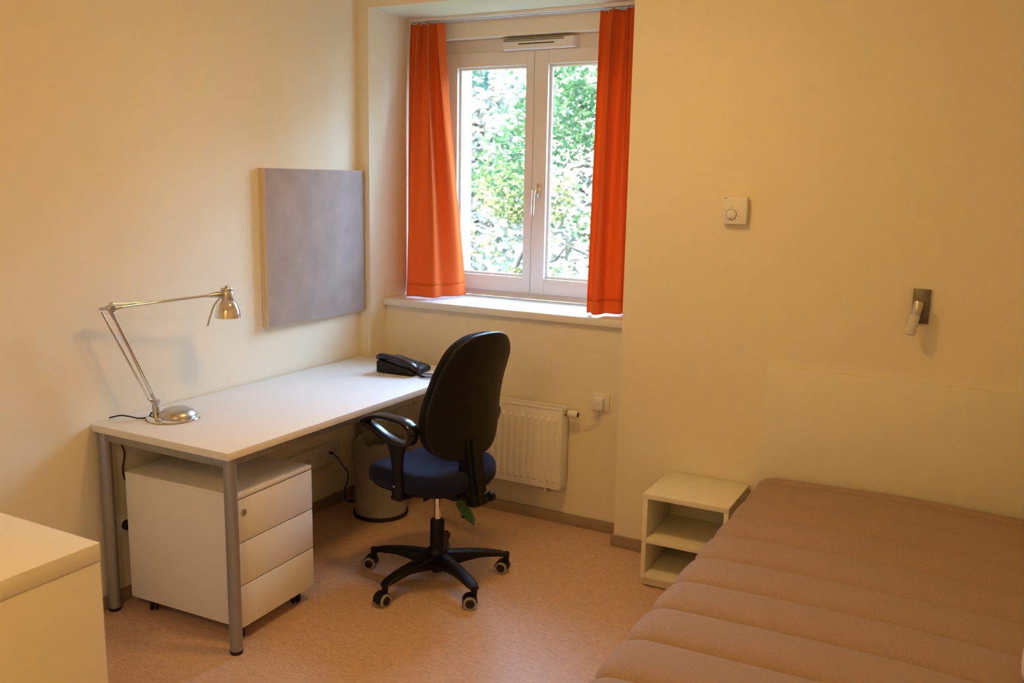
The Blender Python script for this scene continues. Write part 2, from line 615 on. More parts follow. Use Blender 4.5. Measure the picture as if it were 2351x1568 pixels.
def make_curtain(name, label, top, bottom, ztop, zbot, npl, amp, seed):
    """A cloth sheet lofted from a pleated top line to an open bottom line."""
    rnd = random.Random(seed)
    org = Vector((top[0][0], top[0][1], zbot))
    root = thing(name, label, 'curtain', org, 0, 'orange window curtains')
    NU, NV = 110, 60
    tp = catmull([Vector((p[0], p[1], 0)) for p in top], 12)
    bt = catmull([Vector((p[0], p[1], 0)) for p in bottom], 12)

    def samp(c, u):
        x = u * (len(c) - 1)
        i = min(int(x), len(c) - 2)
        return c[i].lerp(c[i + 1], x - i)
    ph = [rnd.uniform(0, 2 * pi) for _ in range(4)]

    def pt(u, v):
        s = v * v * (3 - 2 * v) * .35 + v * .65
        a, b = samp(tp, u), samp(bt, u)
        p = a.lerp(b, s)
        e = .01
        tg = (samp(tp, min(1, u + e)).lerp(samp(bt, min(1, u + e)), s)
              - samp(tp, max(0, u - e)).lerp(samp(bt, max(0, u - e)), s)).normalized()
        n = Vector((tg.y, -tg.x, 0))
        w = sin(2 * pi * npl * u + ph[0]) * (1 - .25 * v) + .5 * sin(2 * pi * npl * 1.7 * u + ph[1] + 1.1 * v) * (1 - .8 * v)
        w += .5 * sin(2 * pi * (1.3 + .2 * v) * u + ph[2]) * v
        am = amp * 1.25
        pinch = math.exp(-((v) / .05) ** 2)
        am *= (1 - .25 * pinch)
        p = p + n * (w * am) + tg * (cos(2 * pi * npl * u + ph[0]) * am * .55 * (1 - v))
        z = ztop + (zbot - ztop) * v
        return Vector((p.x, p.y, z)) - org
    vh = 1 - .062 / (ztop - zbot)

    def sheet(v0, v1, off, nv):
        def f(bm):
            g = []
            for j in range(nv + 1):
                v = v0 + (v1 - v0) * j / nv
                g.append([bm.verts.new(pt(i / NU, v) + Vector((off * .5, -off, 0))) for i in range(NU + 1)])
            for j in range(nv):
                for i in range(NU):
                    bm.faces.new((g[j][i], g[j][i + 1], g[j + 1][i + 1], g[j + 1][i]))
        return f
    c = build('cloth', M_CURT, root, sheet(0, vh + .004, 0, NV), True, angle=180)
    h = build('hem', M_CURT, root, sheet(vh, 1, .0025, 6), True, angle=180)
    h['label'] = 'doubled orange bottom hem'
    for o, t in ((c, .0015), (h, .003)):
        md = o.modifiers.new('thickness', 'SOLIDIFY')
        md.thickness = t
        md.offset = 0
    nh = 6
    for k in range(nh):
        q = pt((k + .5) / nh, 0)

        def hook(bm):
            cyl(bm, q + Vector((0, 0, -.012)), (q.x, 1.985 - org.y, ZS - .014 - org.z), .0028, .0028, 8)
        build('hook', M_PLASTW, root, hook)
    return root


make_curtain('curtain', 'orange curtain hanging at the side of the window nearer the grey pinboard',
             [(.088, 1.962), (.15, 1.960), (.21, 1.962), (.272, 1.960)],
             [(.098, 1.945), (.125, 1.850), (.215, 1.800), (.300, 1.850), (.355, 1.925), (.405, 2.03)],
             2.437, 1.044, 3.5, .022, 3)
make_curtain('curtain', 'orange curtain hanging at the side of the window nearer the thermostat',
             [(1.155, 1.962), (1.24, 1.960), (1.33, 1.962), (1.425, 1.960)],
             [(1.195, 1.790), (1.25, 1.790), (1.33, 1.840), (1.38, 1.89), (1.42, 1.95)],
             2.437, 1.044, 3.5, .024, 11)

# ------------------------------------------------------------------ desk
DW, DL, DH, DT = .693, 1.600, .740, .027
desk = thing('desk', 'white desk with round grey metal legs along the left wall', 'desk', (.006, .004, 0), -.004)
boxpart('tabletop', M_WHITE, desk, (0, DW, 0, DL, DH - DT, DH), .0015)
LX, LY, LR = .028, .034, .0225
for lx in (LX, DW - LX):
    for ly in (LY, DL - LY):
        lg = build('leg', M_GREYM, desk, lambda bm: cyl(bm, (lx, ly, .010), (lx, ly, DH - DT), LR, LR, 28))
        build('foot_cap', M_RUBBER, lg, lambda bm: cyl(bm, (lx, ly, .0), (lx, ly, .013), LR - .001, LR + .0012, 28))
zr0, zr1 = DH - DT - .036, DH - DT
for ly in (LY, DL - LY):
    boxpart('rail', M_GREYM, desk, (LX + LR - .003, DW - LX - LR + .003, ly - .0125, ly + .0125, zr0, zr1), .002)
for lx in (LX, DW - LX - .02):
    boxpart('rail', M_GREYM, desk, (lx - .0125, lx + .0125, LY + LR - .003, DL - LY - LR + .003, zr0, zr1), .002)

# ------------------------------------------------------------------ drawer pedestal
PX, PY = .549, .402
ped = thing('drawer_pedestal', 'white rolling three-drawer pedestal under the desk', 'drawer unit', (.650, .087, 0), .041)
pz0, pz1 = .062, .557


def ped_body(bm):
    t = .016
    rbox(bm, -PX, -.019, 0, t, pz0, pz1 - .013, .001)
    rbox(bm, -PX, -.019, PY - t, PY, pz0, pz1 - .013, .001)
    rbox(bm, -PX, -PX + t, t, PY - t, pz0, pz1 - .013, .001)
    rbox(bm, -PX + t, -.019, t, PY - t, pz0, pz0 + t, .001)


build('carcass', M_WHITE, ped, ped_body)
boxpart('top_panel', M_WHITE, ped, (-PX, 0, 0, PY, pz1 - .013, pz1), .001)
dh = (pz1 - .015 - pz0) / 3
for k in range(3):
    z0 = pz0 + k * dh
    dr = boxpart('drawer', M_WHITE, ped, (-.019, 0, .0005, PY - .0005, z0 + .0012, z0 + dh - .0040), .0012)
    build('drawer_box', M_DARK, dr, lambda bm: rbox(bm, -PX + .05, -.0195, .02, PY - .02, z0 + .02, z0 + dh - .02))
    if k == 2:
        def lock(bm):
            lathe(bm, [(.0125, 0), (.0125, .003), (.010, .0045), (.004, .0048)], (0, .026, z0 + dh - .052), (1, 0, 0), 20)
            rbox(bm, .004, .0065, .0245, .0275, z0 + dh - .060, z0 + dh - .044)
        lk = build('lock', M_SATIN, dr, lock)
        lk['label'] = 'small silver drawer lock'


def castor_mesh(bm, r=.024):
    cyl(bm, (0, -.014, r), (0, -.004, r), r, r, 18)
    cyl(bm, (0, .004, r), (0, .014, r), r, r, 18)
    cyl(bm, (0, 0, r), (0, 0, pz0 - .001), .007, .007, 10)
    rbox(bm, -.016, .016, -.012, .012, r + .012, r + .030, .004)


c0 = None
for (cx, cy_) in ((-PX + .06, .05), (-.055, .05), (-PX + .06, PY - .05), (-.055, PY - .05)):
    if c0 is None:
        c0 = build('castor', M_RUBBER, ped, castor_mesh)
        c = c0
    else:
        c = c0.copy()
        COL.objects.link(c)
        c.parent = ped
    c.location = (cx, cy_, 0)
    c.rotation_euler = (0, 0, random.Random(cx * 7 + cy_).uniform(-1, 1))

# ------------------------------------------------------------------ office chair (local: faces +y, right is +x)
CX, CY, CPHI = .948, .895, radians(169)
chair = thing('office_chair', 'black swivel office chair with dark blue seat at the desk', 'chair', (CX, CY, 0), CPHI - pi / 2)
# base arms and castors
ARMS = [radians(a) - (CPHI - pi / 2) for a in (44, 116, 188, 260, 332)]
CAST_YAW = [0.4, 1.2, 0.5, 1.55, 0.75]
for k, a in enumerate(ARMS):
    d = Vector((cos(a), sin(a), 0))
    n = Vector((-sin(a), cos(a), 0))

    def arm(bm):
        rings = []
        for t in [i / 12 for i in range(13)]:
            rad = .02 + .285 * t
            zt = .128 - .010 * t - .028 * t ** 3
            zb = .058 + .030 * min(1, t * 1.8) - .012 * t ** 4
            wd = .034 - .010 * t
            if t == 1:
                zt -= .006
                wd -= .004
            ring = []
            for (su, sv) in ((-1, 0), (-.92, .72), (-.55, 1), (.55, 1), (.92, .72), (1, 0), (.85, -.0), (-.85, -.0)):
                pass
            for q in range(12):
                th = 2 * pi * q / 12
                cu, cv = cos(th), sin(th)
                cu = math.copysign(abs(cu) ** .6, cu)
                cv = math.copysign(abs(cv) ** .6, cv)
                ring.append(d * rad + n * (wd * cu) + Vector((0, 0, (zt + zb) / 2 + (zt - zb) / 2 * cv)))
            rings.append(ring)
        rings_mesh(bm, rings)
    build('base_arm', M_BLACK, chair, arm, angle=60)
    cp = d * .298
    yaw = CAST_YAW[k]
    ax = Vector((cos(yaw), sin(yaw), 0))
    tr = Vector((-sin(yaw), cos(yaw), 0))
    r_ = .0265
    wc = cp + tr * .016 + Vector((0, 0, r_))

    def castor(bm):
        cyl(bm, cp + Vector((0, 0, .050)), cp + Vector((0, 0, .092)), .012, .015, 14)
        # hood over both wheels
        rings = []
        for s in (-.020, .020):
            ring = []
            for q in range(11):
                th = radians(-10 + 190 * q / 10)
                ring.append(wc + ax * s + tr * (cos(th) * (r_ + .004)) + Vector((0, 0, sin(th) * (r_ + .004))))
            for q in range(11):
                th = radians(180 - 190 * q / 10)
                ring.append(wc + ax * s + tr * (cos(th) * (r_ - .006)) + Vector((0, 0, sin(th) * (r_ - .006))))
            rings.append(ring)
        rings_mesh(bm, rings)
        cyl(bm, wc - ax * .024, wc + ax * .024, .006, .006, 10)
    cs = build('castor', M_BLACK, chair, castor)
    for s in (-1, 1):
        def wheel(bm):
            lathe(bm, [(.001, 0), (r_ - .009, 0), (r_ - .008, .001), (r_ - .002, .001), (r_, .003), (r_, .015),
                       (r_ - .003, .017), (.001, .017)], wc + ax * (s * .0285), ax * -s, 28)
            bm.faces.ensure_lookup_table()
            for f_ in bm.faces:
                c_ = f_.calc_center_median() - wc
                rad = (c_ - ax * c_.dot(ax)).length
                if rad > r_ - .0085:
                    f_.material_index = 1
        build('wheel', None, cs, wheel, mats=[M_BLKSAT, M_TREAD])


def hub(bm):
    lathe(bm, [(.024, .040), (.026, .042), (.026, .060), (.044, .075), (.046, .118), (.040, .140), (.031, .150),
               (.029, .262), (.025, .268), (.017, .268)], seg=28)


build('column_sleeve', M_BLACK, chair, hub)
gc = build('gas_column', M_CHROME, chair, lambda bm: cyl(bm, (0, 0, .255), (0, 0, .445), .0145, .0145, 24))
gc['label'] = 'chrome gas column'


def seat_outline(t, sw, sd_, yo):
    c_, s_ = cos(t), sin(t)
    ex = .62
    x = math.copysign(abs(c_) ** ex, c_) * sw
    y = math.copysign(abs(s_) ** ex, s_) * sd_
    if y < 0:
        x *= 1 - .16 * (y / sd_) ** 2
    return x, y + yo


def seat_rings(prof, sw, sd_, yo, n=48):
    rings = []
    for sc, z in prof:
        ring = []
        for k in range(n):
            x, y = seat_outline(2 * pi * k / n, sw * sc, sd_ * sc, yo)
            yy = (y - yo) / sd_
            zz = z - (.030 * max(0, yy) ** 3 if z > .45 else .012 * max(0, yy) ** 3)
            zz += .010 * (x / sw) ** 2 * (1 if z > .47 else 0)
            ring.append(Vector((x, y, zz)))
        rings.append(ring)
    return rings


build('seat', M_BLUE, chair, lambda bm: rings_mesh(bm, seat_rings(
    [(.90, .443), (.955, .447), (.99, .460), (1.0, .480), (.992, .500), (.96, .514), (.90, .521), (.75, .522), (.45, .518),
     (.15, .516)], .238, .232, .018)), angle=180)
build('seat_pan', M_BLACK, chair, lambda bm: rings_mesh(bm, seat_rings(
    [(.60, .424), (.86, .428), (.93, .436), (.94, .450)], .238, .232, .018)), angle=50)


def mech(bm):
    rbox(bm, -.055, .055, -.15, .09, .388, .428, .012)
    rbox(bm, -.032, .032, -.215, -.10, .395, .422, .008)
    cyl(bm, (.05, .02, .405), (.20, .03, .412), .006, .005, 10)
    rbox(bm, .19, .235, .018, .044, .408, .416, .003)
    cyl(bm, (-.05, -.06, .402), (-.15, -.07, .405), .006, .005, 10)


build('tilt_mechanism', M_BLACK, chair, mech)

# backrest
BH = [(.578, .000), (.581, .090), (.590, .135), (.610, .172), (.640, .198), (.680, .214), (.730, .221), (.780, .218),
      (.830, .211), (.880, .204), (.930, .199), (.975, .189), (1.010, .173), (1.040, .145), (1.058, .115),
      (1.073, .070), (1.079, .000)]


def back_y(z):
    t = (z - .58) / .5
    return -.152 - .085 * t + .030 * sin(pi * min(1, max(0, t * 1.25)))


def back_rings(yo, th, grow, n=36):
    rings = []
    fine = catmull([Vector((h, z, 0)) for z, h in BH], 3)
    for p in fine:
        hw, z = max(p.x, .002), p.y
        zc = .83
        z2 = zc + (z - zc) * (1 + grow / .25)
        w = hw * .95 * (1 + grow / .19)
        tt = th * (min(1, (hw / .10)) ** .5 if hw < .10 else 1)
        ring = []
        for k in range(n):
            a_ = 2 * pi * k / n
            c_, s_ = cos(a_), sin(a_)
            x = math.copysign(abs(c_) ** .75, c_) * w
            y = math.copysign(abs(s_) ** .55, s_) * tt
            ring.append(Vector((x, back_y(z2) + yo + y + .9 * x * x, z2)))
        rings.append(ring)
    return rings


build('back_shell', M_BLACK, chair, lambda bm: rings_mesh(bm, back_rings(-.030, .016, .004)), angle=70)
bc = build('back_cushion', M_BLKFAB, chair, lambda bm: rings_mesh(bm, back_rings(.004, .030, .0)), angle=180)


def bracket(bm):
    # slightly tilted ribbed upright from under the seat up to the back shell
    for (x0, x1, dy) in ((-.043, -.020, .012), (-.021, .021, .016), (.020, .043, .012)):
        o_ = [(x0, -.215, .385), (x0, -.215 - dy * 2, .390), (x0, -.190 - dy * 2.2, .52), (x0, -.172 - dy * 2, .650),
              (x0, -.145, .650), (x0, -.160, .48)]
        prism(bm, o_, (x1 - x0, 0, 0))
    rbox(bm, -.043, .043, -.242, -.190, .383, .43, .006)
    bmesh.ops.bevel(bm, geom=[e for e in bm.edges if e.calc_length() > .05], offset=.003, segments=2, affect='EDGES')


build('back_bracket', M_BLACK, chair, bracket, angle=35)
kn = build('adjusting_knob', M_BLACK, chair, lambda bm: lathe(
    bm, [(.008, 0), (.008, .016), (.018, .018), (.021, .024), (.021, .038), (.016, .044)], (.040, -.228, .402), (1, 0, 0), 18))


# armrests
def armrest(side):
    xc = side * .241
    path = catmull([Vector((0, p[0], p[1])) for p in
                    ((.165, .702), (.135, .724), (.075, .739), (-.01, .743), (-.070, .736), (-.102, .711), (-.099, .678),
                     (-.080, .657), (-.015, .651), (.05, .664), (.115, .688))], 5, True)
    hw, th = .025, .009

    def f(bm):
        N = len(path)
        rings = []
        for i in range(N):
            dd = (path[(i + 1) % N] - path[i - 1]).normalized()
            nn = Vector((0, -dd.z, dd.y))
            ring = []
            for (u, v) in ((-1, -.6), (-.8, -1), (.8, -1), (1, -.6), (1, .6), (.8, 1), (-.8, 1), (-1, .6)):
                ring.append(path[i] + Vector((xc + u * hw, 0, 0)) + nn * (v * th))
            rings.append([bm.verts.new(p) for p in ring])
        for i in range(N):
            A, B = rings[i], rings[(i + 1) % N]
            for k in range(8):
                j = (k + 1) % 8
                bm.faces.new((A[k], A[j], B[j], B[k]))
    a_ = build('armrest', M_BLKSAT, chair, f, angle=50)

    def post(bm):
        rings = []
        for z, w0, w1, t in ((.658, -.070, .055, .018), (.635, -.058, .032, .016), (.600, -.046, .014, .0150),
                             (.540, -.042, .004, .013), (.470, -.044, .006, .013), (.430, -.044, .006, .013)):
            ring = []
            for q in range(16):
                th_ = 2 * pi * q / 16
                u = math.copysign(abs(cos(th_)) ** .5, cos(th_))
                v = math.copysign(abs(sin(th_)) ** .5, sin(th_))
                ring.append(Vector((xc + v * t, (w0 + w1) / 2 + u * (w1 - w0) / 2, z)))
            rings.append(ring)
        rings_mesh(bm, rings)
    build('post', M_BLACK, a_, post, angle=60)
    build('mounting_bar', M_BLACK, a_, lambda bm: rbox(bm, min(xc + side * .014, side * .05), max(xc + side * .014, side * .05),
                                                     -.046, .008, .418, .434, .004))
    build('screw', M_SATIN, a_, lambda bm: cyl(bm, (xc + side * .0125, -.012, .475), (xc + side * .015, -.012, .475), .005, .005, 10))


armrest(-1)
armrest(1)


_ci = Matrix.Rotation(-(CPHI - pi / 2), 4, 'Z') @ Matrix.Translation((-CX, -CY, 0))


def CL(*p):
    return _ci @ Vector(p)


def gtag(bm):
    # folded card hanging askew: two leaves that share a sloping fold
    f0, f1 = CL(1.082, .893, .381), CL(1.086, .958, .262)
    for q in ([f0, CL(1.074, .846, .384), CL(1.070, .842, .366), CL(1.078, .905, .287), CL(1.080, .972, .238), f1],
              [f0, CL(1.060, .932, .380), CL(1.072, .998, .250), f1]):
        n_ = (q[1] - q[0]).cross(q[-1] - q[0]).normalized() * .0012
        prism(bm, q, n_)


gt = build('hang_tag', M_GREEN, chair, gtag, smooth=False)
gt['label'] = 'dark green folded tag'
build('tag_sleeve', M_FILM, chair, lambda bm: prism(bm, [CL(1.076, .835, .425), CL(1.070, .945, .415), CL(1.072, .932, .372), CL(1.076, .850, .372)], (0, .0006, .0002)), smooth=False)

# ------------------------------------------------------------------ desk lamp
lamp = thing('desk_lamp', 'silver jointed desk lamp with small bell shade', 'lamp', (.190, .224, DH))
LO = Vector((.190, .224, DH))


def L(p):
    return Vector(p) - LO


build('base_rim', M_CHROME, lamp, lambda bm: lathe(bm, [(.097, 0), (.099, .003), (.097, .007), (.080, .011), (.070, .012)], seg=56))
lb = build('base_dome', M_SATIN, lamp, lambda bm: lathe(
    bm, [(.070, .010), (.068, .018), (.062, .027), (.051, .036), (.036, .042), (.018, .0455), (.001, .046)], (.014, .008, 0), seg=56), angle=180)
lb['label'] = 'satin silver dome'
PB = Vector((.128, .196, DH))
EL = Vector((.118, .028, 1.176))
HJ = Vector((.238, .440, 1.196))
build('post', M_SATIN, lamp, lambda bm: (cyl(bm, L(PB + Vector((0, 0, .006))), L(PB + Vector((0, 0, .050))), .013, .013, 22),
                                         cyl(bm, L(PB + Vector((0, 0, .050))), L(PB + Vector((0, 0, .062))), .009, .008, 16)))
LOW = PB + Vector((0, 0, .062))


def lower(bm):
    d = (EL - LOW).normalized()
    side = Vector((0, -d.z, d.y)).normalized()
    cyl(bm, L(LOW + d * .03), L(EL - d * .03), .0066, .0066, 14)
    o1, o2 = LOW + side * -.002 + Vector((0, -.030, .012)), EL + Vector((0, -.034, -.008))
    cyl(bm, L(o1), L(o2), .0042, .0042, 12)
    md_ = o1.lerp(o2, .28)
    cyl(bm, L(md_ - d * .006), L(md_ + d * .006), .005, .005, 12)


build('lower_arm', M_CHROME, lamp, lower)


def upper(bm):
    d = (HJ - EL).normalized()
    cyl(bm, L(EL + d * .025), L(HJ - d * .035), .0062, .0062, 14)
    s0 = EL + Vector((0, .012, .016))
    cyl(bm, L(s0), L(EL + d * .115 + Vector((0, 0, .006))), .0028, .0028, 10)


build('upper_arm', M_CHROME, lamp, upper)


D1 = (EL - LOW).normalized()
D2 = (HJ - EL).normalized()


def joint_foot(bm):
    cyl(bm, L(LOW - D1 * .012), L(LOW + D1 * .042), .0095, .0065, 14)
    cyl(bm, L(LOW + Vector((-.014, 0, 0))), L(LOW + Vector((.014, 0, 0))), .011, .011, 18)
    cyl(bm, L(LOW + Vector((0, 0, .002))), L(LOW + Vector((0, -.032, .016))), .006, .004, 12)


def joint_elbow(bm):
    cyl(bm, L(EL - D1 * .045), L(EL + D1 * .006), .0065, .010, 14)
    cyl(bm, L(EL - D2 * .006), L(EL + D2 * .045), .010, .0065, 14)
    cyl(bm, L(EL + Vector((-.014, .004, 0))), L(EL + Vector((.014, .004, 0))), .0115, .0115, 18)
    cyl(bm, L(EL), L(EL + Vector((0, -.040, .004))), .0075, .005, 12)
    cyl(bm, L(EL + Vector((0, .004, .004))), L(EL + Vector((0, .010, .022))), .006, .005, 12)


def joint_head(bm):
    cyl(bm, L(HJ - D2 * .055), L(HJ - D2 * .02), .0062, .0125, 14)
    cyl(bm, L(HJ - D2 * .022), L(HJ), .0115, .0115, 16)


for fn in (joint_foot, joint_elbow, joint_head):
    build('joint', M_SATIN, lamp, fn)
HC = HJ + Vector((.008, .022, .0))
sh = build('shade', M_CHROME, lamp, lambda bm: lathe(
    bm, [(.023, -.022), (.030, -.028), (.039, -.043), (.045, -.060), (.0485, -.078), (.050, -.094), (.0485, -.094),
         (.046, -.076), (.041, -.058), (.030, -.036), (.016, -.028)], L(HC), seg=48, cap0=False, cap1=True), angle=60)
build('shade_cap', M_SATIN, lamp, lambda bm: (lathe(
    bm, [(.0225, -.026), (.0235, -.022), (.0235, .010), (.0228, .011), (.0228, .013), (.0235, .014), (.0235, .020),
         (.021, .024), (.001, .025)], L(HC), seg=40), cyl(bm, L(HC + Vector((0, 0, .024))), L(HC + Vector((0, .004, .032))), .007, .006, 12)), angle=35)
build('bulb', M_OPAL, sh, lambda bm: lathe(bm, [(.012, -.040), (.020, -.056), (.022, -.068), (.015, -.082), (.001, -.086)], L(HC), seg=24), angle=180)
build('grip_rod', M_SATIN, lamp, lambda bm: tube(bm, catmull([L(HJ + Vector((0, -.004, -.012))), L(HJ + Vector((-.002, -.035, -.040))),
                                                             L(HJ + Vector((-.004, -.058, -.085))), L(HJ + Vector((-.005, -.070, -.118)))], 6), .0033, 8))
CRD = [PB + Vector((-.008, -.012, .022)), (.118, .168, DH + .006), (.098, .140, DH + .005), (.085, .112, DH + .016), (.050, .098, DH + .018),
       (.012, .080, DH + .008), (-.0005 + .006, .074, DH - .004)]
CRD = [Vector(p) for p in CRD]
build('cord', M_RUBBER, lamp, lambda bm: tube(bm, [L(p) for p in catmull(CRD[:6], 7)], .0028, 8))

# ------------------------------------------------------------------ telephone
ph = thing('telephone', 'black desk telephone with handset on the far end of the desk', 'telephone', (.425, 1.395, DH), radians(4))


def ph_base(bm):
    # wedge: high at the back (-x), low at the front (+x)
    o_ = [(-.100, -.085, .004), (-.100, -.085, .058), (-.085, -.085, .064), (.088, -.085, .032), (.104, -.085, .022), (.104, -.085, .004)]
    prism(bm, o_, (0, .170, 0))
    bmesh.ops.bevel(bm, geom=list(bm.edges), offset=.006, segments=2, affect='EDGES', profile=.5)


def slope(x):
    return .064 + (x + .085) * (.032 - .064) / .173


build('base', M_BLACK, ph, ph_base, angle=35)


def ph_screen(bm):
    prism(bm, [(-.075, .004, slope(-.075) - .004), (-.075, .078, slope(-.075) - .004), (-.030, .078, slope(-.030) - .004), (-.030, .004, slope(-.030) - .004)], (0, 0, .006))


build('display', M_KEY, ph, ph_screen, smooth=False)
kk = None
for i in range(4):
    for j in range(3):
        x, y = -.012 + i * .021, .014 + j * .024
        if kk is None:
            kk = build('key', M_KEY, ph, lambda bm: rbox(bm, -.007, .007, -.009, .009, -.003, .0035, .0015))
            k_ = kk
        else:
            k_ = kk.copy()
            COL.objects.link(k_)
            k_.parent = ph
        k_.location = (x, y, slope(x))
        k_.rotation_euler = (0, math.atan2(.032, .173), 0)


def handset(bm):
    rings = []
    n = 16
    for t in [i / 20 for i in range(21)]:
        x = -.108 + .222 * t
        zc = slope(x) + .015 + .009 * sin(pi * t)
        endf = 1 - max(abs(t - .5) * 2 - .86, 0) / .14 * .45
        hw = (.022 + .006 * (abs(t - .5) * 2) ** 3) * endf
        hh = (.011 + .010 * (abs(t - .5) * 2) ** 4) * endf
        zc -= .012 * (abs(t - .5) * 2) ** 4
        ring = []
        for k in range(n):
            a_ = 2 * pi * k / n
            ring.append(Vector((x, -.058 + hw * math.copysign(abs(cos(a_)) ** .7, cos(a_)), zc + hh * math.copysign(abs(sin(a_)) ** .7, sin(a_)))))
        rings.append(ring)
    rings_mesh(bm, rings)


hs = build('handset', M_BLKSAT, ph, handset, angle=60)


def coil(bm):
    ctrl = catmull([(.112, -.060, .020), (.125, -.066, .009), (.160, -.088, .0085), (.225, -.080, .0085), (.262, -.062, .0085),
                    (.245, -.028, .0085), (.180, -.030, .0085), (.125, -.040, .010), (.100, -.045, .014)], 10)
    # resample into a helix
    L_ = [0]
    for p, q in zip(ctrl[:-1], ctrl[1:]):
        L_.append(L_[-1] + (q - p).length)
    pts = []
    turns = int(L_[-1] / .0065)
    n = turns * 8
    for i in range(n + 1):
        s = L_[-1] * i / n
        j = max(k for k in range(len(L_)) if L_[k] <= s + 1e-9)
        j = min(j, len(ctrl) - 2)
        t = (s - L_[j]) / max(1e-9, L_[j + 1] - L_[j])
        p = ctrl[j].lerp(ctrl[j + 1], t)
        d = (ctrl[j + 1] - ctrl[j]).normalized()
        a_ = d.cross(Vector((0, 0, 1))).normalized()
        th = 2 * pi * turns * i / n
        pts.append(p + (a_ * cos(th) + Vector((0, 0, 1)) * sin(th)) * .0048)
    tube(bm, pts, .0020, 5)


cc = build('coiled_cord', M_RUBBER, ph, coil, angle=180)

# ------------------------------------------------------------------ waste bin
wb = thing('waste_bin', 'round grey metal waste bin with plastic bag under the desk', 'bin', (.285, 1.395, 0))
build('body', M_BIN, wb, lambda bm: lathe(bm, [(.127, .012), (.132, .330), (.135, .336), (.131, .336), (.124, .02), (.001, .02)], seg=56), angle=40)
build('base_ring', M_RUBBER, wb, lambda bm: lathe(bm, [(.120, 0), (.134, .001), (.137, .008), (.135, .018), (.126, .020)], seg=56), angle=50)
build('rim', M_RUBBER, wb, lambda bm: tube(bm, [(.134 * cos(2 * pi * k / 56), .134 * sin(2 * pi * k / 56), .338) for k in range(56)], .005, 8, True))


def bag(bm):
    rnd = random.Random(5)
    n = 40
    rings = []
    for (r, z, w) in ((.141, .285, .004), (.1405, .315, .003), (.140, .345, .002), (.134, .365, .010), (.118, .385, .018), (.104, .372, .016), (.112, .34, .01), (.118, .25, .005)):
        ring = []
        for k in range(n):
            a_ = 2 * pi * k / n
            q = w * noise.noise(Vector((cos(a_) * 3, sin(a_) * 3, z * 20)))
            ring.append(Vector(((r + q) * cos(a_), (r + q) * sin(a_), z + 1.4 * q)))
        rings.append(ring)
    rings_mesh(bm, rings, False, False)


build('bin_bag', M_BAG, wb, bag, angle=60)

# ------------------------------------------------------------------ pinboard
pb = thing('pinboard', 'square grey felt pinboard on the wall above the desk', 'pinboard', (0, .906, .981))
boxpart('backing', M_PINF, pb, (0, .0165, 0, .700, 0, .706), .001)
boxpart('felt_panel', M_PIN, pb, (.036, .0385, .0015, .6985, .0015, .7045), .001)


def pin_edge(bm):
    rbox(bm, .0185, .0375, 0, .003, 0, .706)
    rbox(bm, .0185, .0375, .697, .700, 0, .706)
    rbox(bm, .0185, .0375, .003, .697, 0, .003)
    rbox(bm, .0185, .0375, .003, .697, .703, .706)
    rbox(bm, .0165, .0360, .003, .697, .003, .703)


build('edge_frame', M_PINF, pb, pin_edge, smooth=False)

# ------------------------------------------------------------------ radiator
RX0, RX1, RY, RZ0, RZ1 = .42, 1.149, 1.648, .198, .598
rad = thing('radiator', 'white ribbed panel radiator under the window', 'radiator', (RX0, RY, RZ0))
RW, RH, RD = RX1 - RX0, RZ1 - RZ0, .075
boxpart('front_panel', M_RAD, rad, (.004, RW - .004, .004, .012, 0, RH - .012), .003)
boxpart('back_panel', M_RAD, rad, (.004, RW - .004, RD - .010, RD, 0, RH - .012), .002)
for sx in (0, RW - .010):
    boxpart('side_cover', M_RAD, rad, (sx, sx + .010, .003, RD + .001, .004, RH), .003)


def rib_mesh(bm):
    w, zb, zt, dp = .0105, .030, RH - .050, .0085
    o_ = [(-w, .0045, zb), (w, .0045, zb), (w, .0045, zt), (-w, .0045, zt)]
    i_ = [(-w * .55, .0045 - dp, zb + .012), (w * .55, .0045 - dp, zb + .012), (w * .55, .0045 - dp, zt - .012), (-w * .55, .0045 - dp, zt - .012)]
    A = [bm.verts.new(p) for p in o_]
    B = [bm.verts.new(p) for p in i_]
    for i in range(4):
        j = (i + 1) % 4
        bm.faces.new((A[i], A[j], B[j], B[i]))
    bm.faces.new(B)


rib0 = None
nr = 20
for i in range(nr):
    x = RW - .032 - i * .0347
    if x < .02:
        break
    if rib0 is None:
        rib0 = build('rib', M_RAD, rad, rib_mesh, smooth=False)
        bmod = None
        r_o = rib0
    else:
        r_o = rib0.copy()
        COL.objects.link(r_o)
        r_o.parent = rad
    r_o.location = (x, 0, 0)


def grille(bm):
    rbox(bm, .008, RW - .008, .003, .016, RH - .012, RH - .001, .001)
    rbox(bm, .008, RW - .008, RD - .014, RD, RH - .012, RH - .001, .001)
    n = int((RW - .03) / .011)
    for i in range(n + 1):
        x = .010 + i * .011
        prism(bm, [(x, .016, RH - .004), (x + .0055, .016, RH - .004), (x + .0055 + .008, RD - .014, RH - .004), (x + .008, RD - .014, RH - .004)], (0, 0, .0025))


